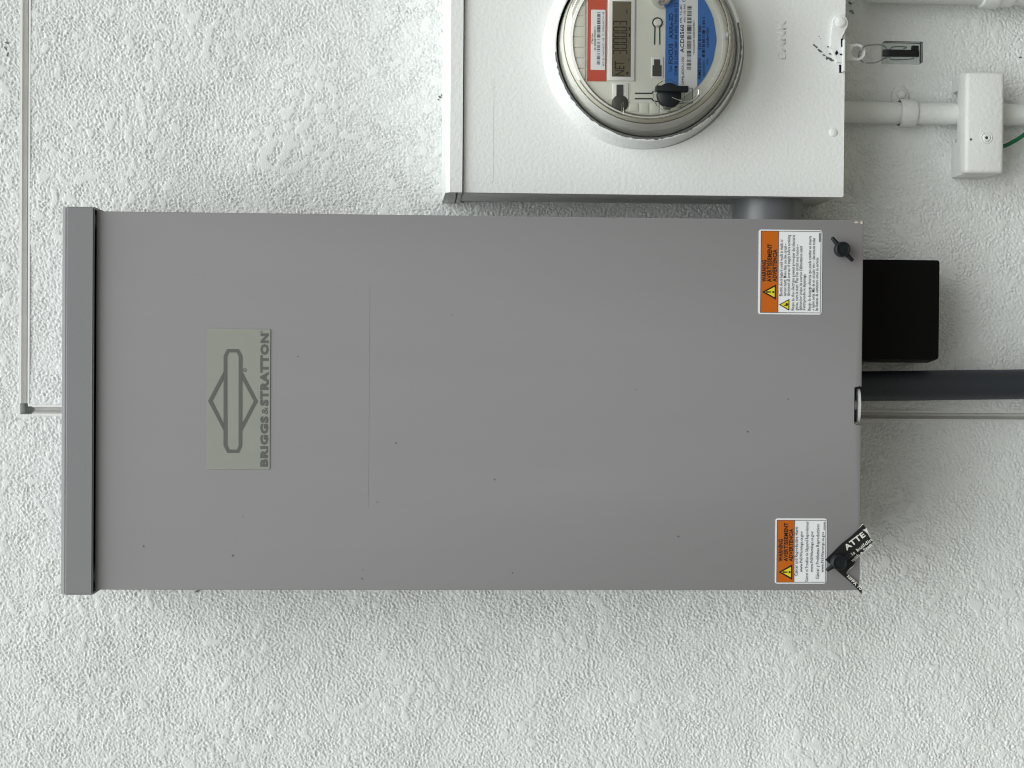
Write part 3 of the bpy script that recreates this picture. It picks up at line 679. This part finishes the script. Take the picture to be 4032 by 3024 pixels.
cx, cz = ZM(1240, -20); lathe('chrome_knob', [(0, -DF-.004), (.004, -DF-.0046), (.0055, -DF-.0086), (.0078, -DF-.0082), (.0088, -DF-.006), (.0094, -DF-.002), (.0096, -DF+.001)], cx, cz, 'chrome', mt, 48)
cx, cz = ZM(1880, 345, DG-.01); lathe('locating_pin', [(0, -DG+.004), (.0022, -DG+.005), (.0027, -DG+.008), (.0027, -DF-.001)], cx, cz, 'meter_white', mt, 24)
# blue name plate, cut to the dial's circle
RB = .0612
def arc_poly(xa, xb, r):
    za, zb_ = ZM(xa, 150)[1] - FC[1], ZM(xb, 150)[1] - FC[1]; zb_ = max(zb_, -r*.9995)
    right_ = []; left_ = []
    for i in range(17):
        z = za + (zb_-za)*i/16; xw = math.sqrt(max(r*r - z*z, 0)); right_.append((FC[0]+xw, FC[1]+z)); left_.append((FC[0]-xw, FC[1]+z))
    return right_ + left_[::-1]
blu = prism('blue_nameplate', arc_poly(1280, 1790, RB), -DF-.0009, -DF+.0005, 'meter_blue', mt)
prism('white_band', arc_poly(1410, 1590, RB-.0002), -DF-.0011, -DF-.0005, 'label_white', blu)
ik = Ink(DF+.0013); U = zs_
ik.text('Type', ZM(1336, 700), ZM(1336, 636), 20*U); ik.text('FOCUS', ZM(1346, 618), ZM(1346, 424), 38*U, .012); ik.text('AXRe-SD', ZM(1350, 375), ZM(1350, 132), 38*U, .006)
ik.text('FORM 2S CL200 240V 3W 60Hz TA=30 Kh 7.2', ZM(1392, 730), ZM(1392, 30), 27*U, .008)
ik.text('10M9J-0DG4-1000', ZM(1456, 822), ZM(1456, 552), 24*U); ik.text('ACD8560', ZM(1456, 512), ZM(1456, 242), 36*U, .012); ik.text('FPL TC-BC', ZM(1436, 222), ZM(1436, 45), 20*U); ik.text('405-103-900', ZM(1470, 218), ZM(1470, 45), 17*U); ik.text('C', ZM(1470, 20), ZM(1470, -10), 36*U)
bars(ik, (1482, 55, 1530, 695), 74, 2); ik.text('*NXL8208185860APBC*', ZM(1560, 530), ZM(1560, 200), 17*U)
ik.text('AMI/SSN', ZM(1620, 772), ZM(1620, 570), 32*U, .006); ik.text('520 819 360', ZM(1620, 482), ZM(1620, 252), 24*U, .01); bars(ik, (1630, 165, 1660, 555), 48, 3)
ik.text('NO-HAN', ZM(1658, 738), ZM(1658, 590), 22*U); ik.text('Landis+Gyr', ZM(1693, 458), ZM(1693, 262), 22*U, .006); ik.text('1204', ZM(1688, 635), ZM(1688, 572), 14*U)
ik.build('nameplate_print', 'label_ink', blu)
# black reset handle with its clear seal, on the front of the cover
cx, cz = ZM(1312, 925, DG); y0 = -DG-.0004
rk = lathe('reset_handle', [(.0, y0-.006), (.0075, y0-.006), (.0105, y0-.004), (.0112, y0+.0004)], cx, cz, 'black_plastic', mt, 44)
A_ = ZM(1183, 885, DG+.01); B_ = ZM(1502, 832, DG+.01)
box('handle_bar', A_[0], B_[0], y0-.0115, y0-.004, B_[1], A_[1], 'black_plastic', rk, .001)
A_ = ZM(1255, 1062, DG); B_ = ZM(1335, 960, DG); box('handle_foot', A_[0], B_[0], y0-.003, y0+.0005, B_[1], A_[1], 'dark_plastic', rk, .0012)
lathe('handle_collar', [(.0118, y0-.0012), (.0136, y0-.0016), (.0142, y0-.0004), (.0136, y0+.0003)], cx, cz, 'clear_rim', rk, 44)
A_ = ZM(1395, 1000, DG+.005); B_ = ZM(1548, 845, DG+.005); box('clear_tag', A_[0], B_[0], y0-.0035, y0-.0006, B_[1], A_[1], 'clear_seal', rk, .0012)
tube('seal_wire', smooth_path([(*(lambda q: (q[0], y0-.006, q[1]))(ZM(x, y, DG+.006)),) for x, y in ((1340, 940), (1400, 965), (1470, 985), (1545, 965), (1592, 920), (1596, 870))]), .0006, 'chrome', rk, 8)
cx, cz = ZM(745, 990, DG); lathe('cover_boss', [(0, y0-.0016), (.0022, y0-.0012), (.003, y0+.0004)], cx, cz, 'clear_rim', mt, 24)
A_ = ZM(850, 1110, DG); B_ = ZM(870, 990, DG); box('cover_tab', A_[0], B_[0], y0-.0018, y0+.0005, B_[1], A_[1], 'clear_rim', mt, .0005)

# ------------------------------------------------------------------ things on the wall around the boxes
# nipple between the two boxes
nz1 = P(2888, 835, .055)[1]; nz0 = P(3157, 835, .055)[1]; nr = (nz1-nz0)/2; ncz = (nz1+nz0)/2
bm = bmesh.new(); bm_tube(bm, [(xr-.004, -.052, ncz), (ml+.002, -.052, ncz)], nr, 64)
tag(from_bm('conduit_nipple', bm, 'grey_pvc'), 'short grey plastic conduit joining the grey enclosure to the meter box', 'conduit')
# white conduit, strap, bonding box
pr = 43.5*PX*.985; pd = pr + .002
px_ = (P(3400, 453, pd)[0] + P(4000, 442, pd)[0])/2
tag(tube('white_conduit', [(px_, -pd, mzb+.006), (px_, -pd, mzb-.25), (px_, -pd, mzb-.9)], pr, 'pipe_paint', None, 40), 'white painted conduit running down from the meter box through the white bonding cover', 'conduit')
sz1 = P(3540, 440, pd)[1]; sz0 = P(3603, 440, pd)[1]
st = thing('conduit_strap', (px_, 0, (sz0+sz1)/2), 'white painted one-hole strap holding the thin conduit to the wall', 'strap')
bm = bmesh.new(); A = []; R1 = pr + .0022
for z in (sz1, sz1-.002, sz0+.002, sz0):
    rr2 = R1 + (.0008 if z in (sz1-.002, sz0+.002) else 0)
    A.append([bm.verts.new((px_ + rr2*math.cos(math.radians(t)), -pd - rr2*math.sin(math.radians(t)), z)) for t in range(-60, 241, 12)])
for a_, b_ in zip(A[:-1], A[1:]):
    for i in range(len(a_)-1): bm.faces.new((a_[i], a_[i+1], b_[i+1], b_[i]))
from_bm('saddle', bm, 'pipe_paint', st, .7)
lx, lz = P(3543, 372, .004); lobe = [(px_ + pr*.6, lz + .0078), (px_ + pr*.6, lz - .0078)] + [(lx + .0078*math.cos(math.radians(t)), lz + .0078*math.sin(math.radians(t))) for t in range(-90, 91, 12)]
prism('strap_ear', lobe, -.0052, .001, 'pipe_paint', st, .001)
lathe('screw_head', [(0, -.0095), (.0026, -.0092), (.0042, -.0078), (.0046, -.0050)], *P(3549, 371, .007), 'pipe_paint', st, 24)
DB = .046
bx0, bx1, bz0, bz1 = rect_from(3803, 3955, 283, 682, DB)
bb = thing('bonding_cover', ((bx0+bx1)/2, 0, bz0), 'white painted bonding terminal cover with a recessed screw straddling the conduit', 'terminal cover')
bm = bmesh.new(); bm_box(bm, bx0, bx1, -DB, -.016, bz0, bz1, .0035, 3)
from_bm('cover_shell', bm, 'pipe_paint', bb, .7)
for va, vb_ in ((284, 350), (552, 690)):
    xa = P(3800, vb_, .03)[0]; xb = P(3800, va, .03)[0]; box('mounting_foot', xa, xb, -.030, .001, bz0+.003, bz1-.0005, 'pipe_paint', bb, .0015)
xa = P(3790, 600, .01)[0]; xb = P(3790, 572, .01)[0]; box('mounting_ear', xa, xb, -.006, .001, bz1-.001, P(3757, 580, .005)[1], 'pipe_paint', bb, .001)
cx, cz = P(3884, 543, DB)
lathe('screw', [(0, -DB-.0006), (.0016, -DB-.0006), (.0018, -DB-.0018), (.0030, -DB-.0018), (.0036, -DB-.001), (.0040, -DB-.0001), (.0052, -DB-.0009), (.0056, -DB+.0004)], cx, cz, 'pipe_paint', bb, 32)
lathe('screw_recess', [(0, -DB-.00075), (.0014, -DB-.00075)], cx, cz, 'dark_plastic', bb, 12)
lathe('pinhole', [(0, -DB-.0002), (.0011, -DB-.0002), (.0012, -DB+.0002)], *P(3823, 549, DB), 'dark_plastic', bb, 12)
gp = [(3945, 578), (3965, 571), (3990, 558), (4012, 545), (4040, 524), (4080, 486), (4120, 430)]
tag(tube('ground_wire', smooth_path([(*(lambda q: (q[0], -.020, q[1]))(P(u, v, .02)),) for u, v in gp]), .0020, 'green_wire', None, 14), 'green insulated ground wire curving out of the white bonding cover', 'wire')
# larger white conduit along the upper edge of the picture, with coupling
br = .0225; bd = br + .002; bxc = P(3700, 22, .012)[0] + br*.97
tag(tube('white_pipe', [(bxc, -bd, P(3395, 0, 0)[1]), (bxc, -bd, P(3420, 0, 0)[1]), (bxc, -bd, P(3420, 0, 0)[1] - 1.0)], br, 'pipe_paint', None, 56), 'thicker white painted pipe at the picture edge below the meter box latch', 'pipe')
z1 = P(3872, 10, .03)[1]; z0 = P(3990, 10, .03)[1]
bm = bmesh.new(); bm_tube(bm, [(bxc, -bd, z) for z in (z1+.001, z1, z1-.004, (z0+z1)/2, (z0+z1)/2-.001, z0+.006, z0, z0-.001)], [br+.0005, br+.0026, br+.0036, br+.0036, br+.0024, br+.0022, br+.0018, br+.0003], 56)
tag(from_bm('pipe_coupling', bm, 'pipe_paint'), 'white painted coupling around the thicker pipe at the picture edge', 'coupling')
# clear barrel seal hanging on the meter box hasp
DS = .086
def LS(x, y, d=DS): return P(3250 + x/4.88, y/4.88, d)
sl_ = thing('barrel_seal', (*LS(1450, 1000)[:1], -DS, LS(1450, 1000)[1]), 'clear plastic barrel seal with black core hanging below the meter box latch', 'seal')
hc = LS(600, 1005); ro_, ri_ = 125*PX/4.88*.95, 118*PX/4.88*.80
bm = bmesh.new(); n = 40
def ring_pts(r): return [(hc[0] + r*math.cos(2*math.pi*i/n), hc[1] + r*math.sin(2*math.pi*i/n)) for i in range(n)]
neck = [LS(395, 910), LS(395, 1190), LS(470, 1190)]
O_ = []
for i in range(n):
    t = 2*math.pi*i/n; r_ = .0079
    q = (hc[0] + r_*math.cos(t), hc[1] + r_*math.sin(t))
    if math.sin(t) > .35: q = (hc[0] + .0085*math.cos(t)*1.0, hc[1] + .0098)        # squared towards the box
    O_.append(q)
I_ = ring_pts(.0055)
for y_ in (-DS-.0008, -DS+.0008):
    pass
vo = [bm.verts.new((x, -DS-.0014, z)) for x, z in O_]; vi = [bm.verts.new((x, -DS-.0014, z)) for x, z in I_]
vo2 = [bm.verts.new((x, -DS+.0014, z)) for x, z in O_]; vi2 = [bm.verts.new((x, -DS+.0014, z)) for x, z in I_]
for i in range(n):
    j = (i+1) % n
    for q in ((vo[i], vo[j], vi[j], vi[i]), (vo2[i], vi2[i], vi2[j], vo2[j]), (vo[i], vo2[i], vo2[j], vo[j]), (vi[i], vi[j], vi2[j], vi2[i])): bm.faces.new(q)
hasp = from_bm('hasp_ring', bm, 'meter_paint', mb, .6)
def w3(pts, d): return smooth_path([(*(lambda q: (q[0], -d_, q[1]))(LS(x, y, d_)),) for (x, y), d_ in zip(pts, d)], 6)
tube('wire_loop', w3([(1190, 960), (1130, 890), (1040, 858), (880, 862), (760, 885), (690, 950), (650, 1030), (640, 1090), (690, 1165), (780, 1200), (900, 1205), (990, 1195), (1080, 1145), (1190, 1100)], [DS]*4 + [DS+.003, DS+.003, DS, DS-.003, DS-.003] + [DS]*5), .0008, 'bare_metal', sl_, 8)
x0, z0 = LS(1095, 1215); x1, z1 = LS(1850, 815)
x0, z1b = LS(1095, 1215); x1b, z0b = LS(1850, 815)
box('clear_body', x0, x1b, -DS-.0055, -DS+.0055, z0b, z1b, 'clear_seal', sl_, .0012)
A_ = LS(1100, 1085); B_ = LS(1795, 965); box('black_core', A_[0], B_[0], -DS-.0025, -DS+.0025, B_[1], A_[1], 'black_plastic', sl_, .0008)
A_ = LS(1650, 965); B_ = LS(1790, 880); box('core_lug', A_[0], B_[0], -DS-.0022, -DS+.0022, B_[1], A_[1], 'black_plastic', sl_, .001)
tube('coil', w3([(1230, 950), (1310, 900), (1500, 895), (1560, 912), (1500, 935)], [DS+.001]*5), .0005, 'bare_metal', sl_, 8)
tube('coil', w3([(1210, 1095), (1270, 1140), (1480, 1145), (1680, 1128), (1700, 1105)], [DS+.001]*5), .0005, 'bare_metal', sl_, 8)
# black box under the grey enclosure
kx0, kx1, kz0, kz1 = rect_from(3380, 3697.5, 1023, 1414, .075)
kz1 = zb + .003
bm = bmesh.new(); yfr, ybk = -.075, -.048
dz = .0; pf = rrect(kx0, kx1, kz0, kz1, .0022); xb0 = P(3660, 1429, .048)[0]; zb0 = P(3660, 1429, .048)[1]
pb = [(x if x > (kx0+kx1)/2 else xb0 + (x-kx0), z if z > (kz0+kz1)/2 else zb0 + (z-kz0)) for x, z in pf]
V = [[bm.verts.new((x, y, z)) for x, z in q] for q, y in ((pf, yfr), (pb, ybk), (pb, .001))]
bm.faces.new(V[0]); bm.faces.new(V[2][::-1])
for A, B in zip(V[:-1], V[1:]):
    for i in range(len(A)): bm.faces.new((A[i], B[i], B[(i+1) % len(A)], A[(i+1) % len(A)]))
bmesh.ops.bevel(bm, geom=[e for e in bm.edges if all(abs(v.co.y - yfr) < 1e-6 for v in e.verts)], offset=.0009, segments=2, affect='EDGES')
tag(from_bm('black_box', bm, 'black_box', None, .5), 'plain black box mounted on the wall right under the grey enclosure', 'box')
# black flexible conduit
DK = .050; cr = 60.3*PX*.965
cp = [(3350, 1521), (3420, 1520.5), (3560, 1519), (3700, 1517), (3850, 1515), (4032, 1513), (4250, 1509), (4700, 1500)]
pts = smooth_path([(*(lambda q: (q[0], -DK, q[1]))(P(u, v, DK)),) for u, v in cp], 40)
rs = [cr*(1 + .006*math.sin(i*1.9)) for i in range(len(pts))]
bm = bmesh.new(); bm_tube(bm, pts, rs, 40)
tag(from_bm('flexible_conduit', bm, 'black_conduit', None, 3.2), 'black flexible conduit leaving the bottom of the grey enclosure', 'conduit')
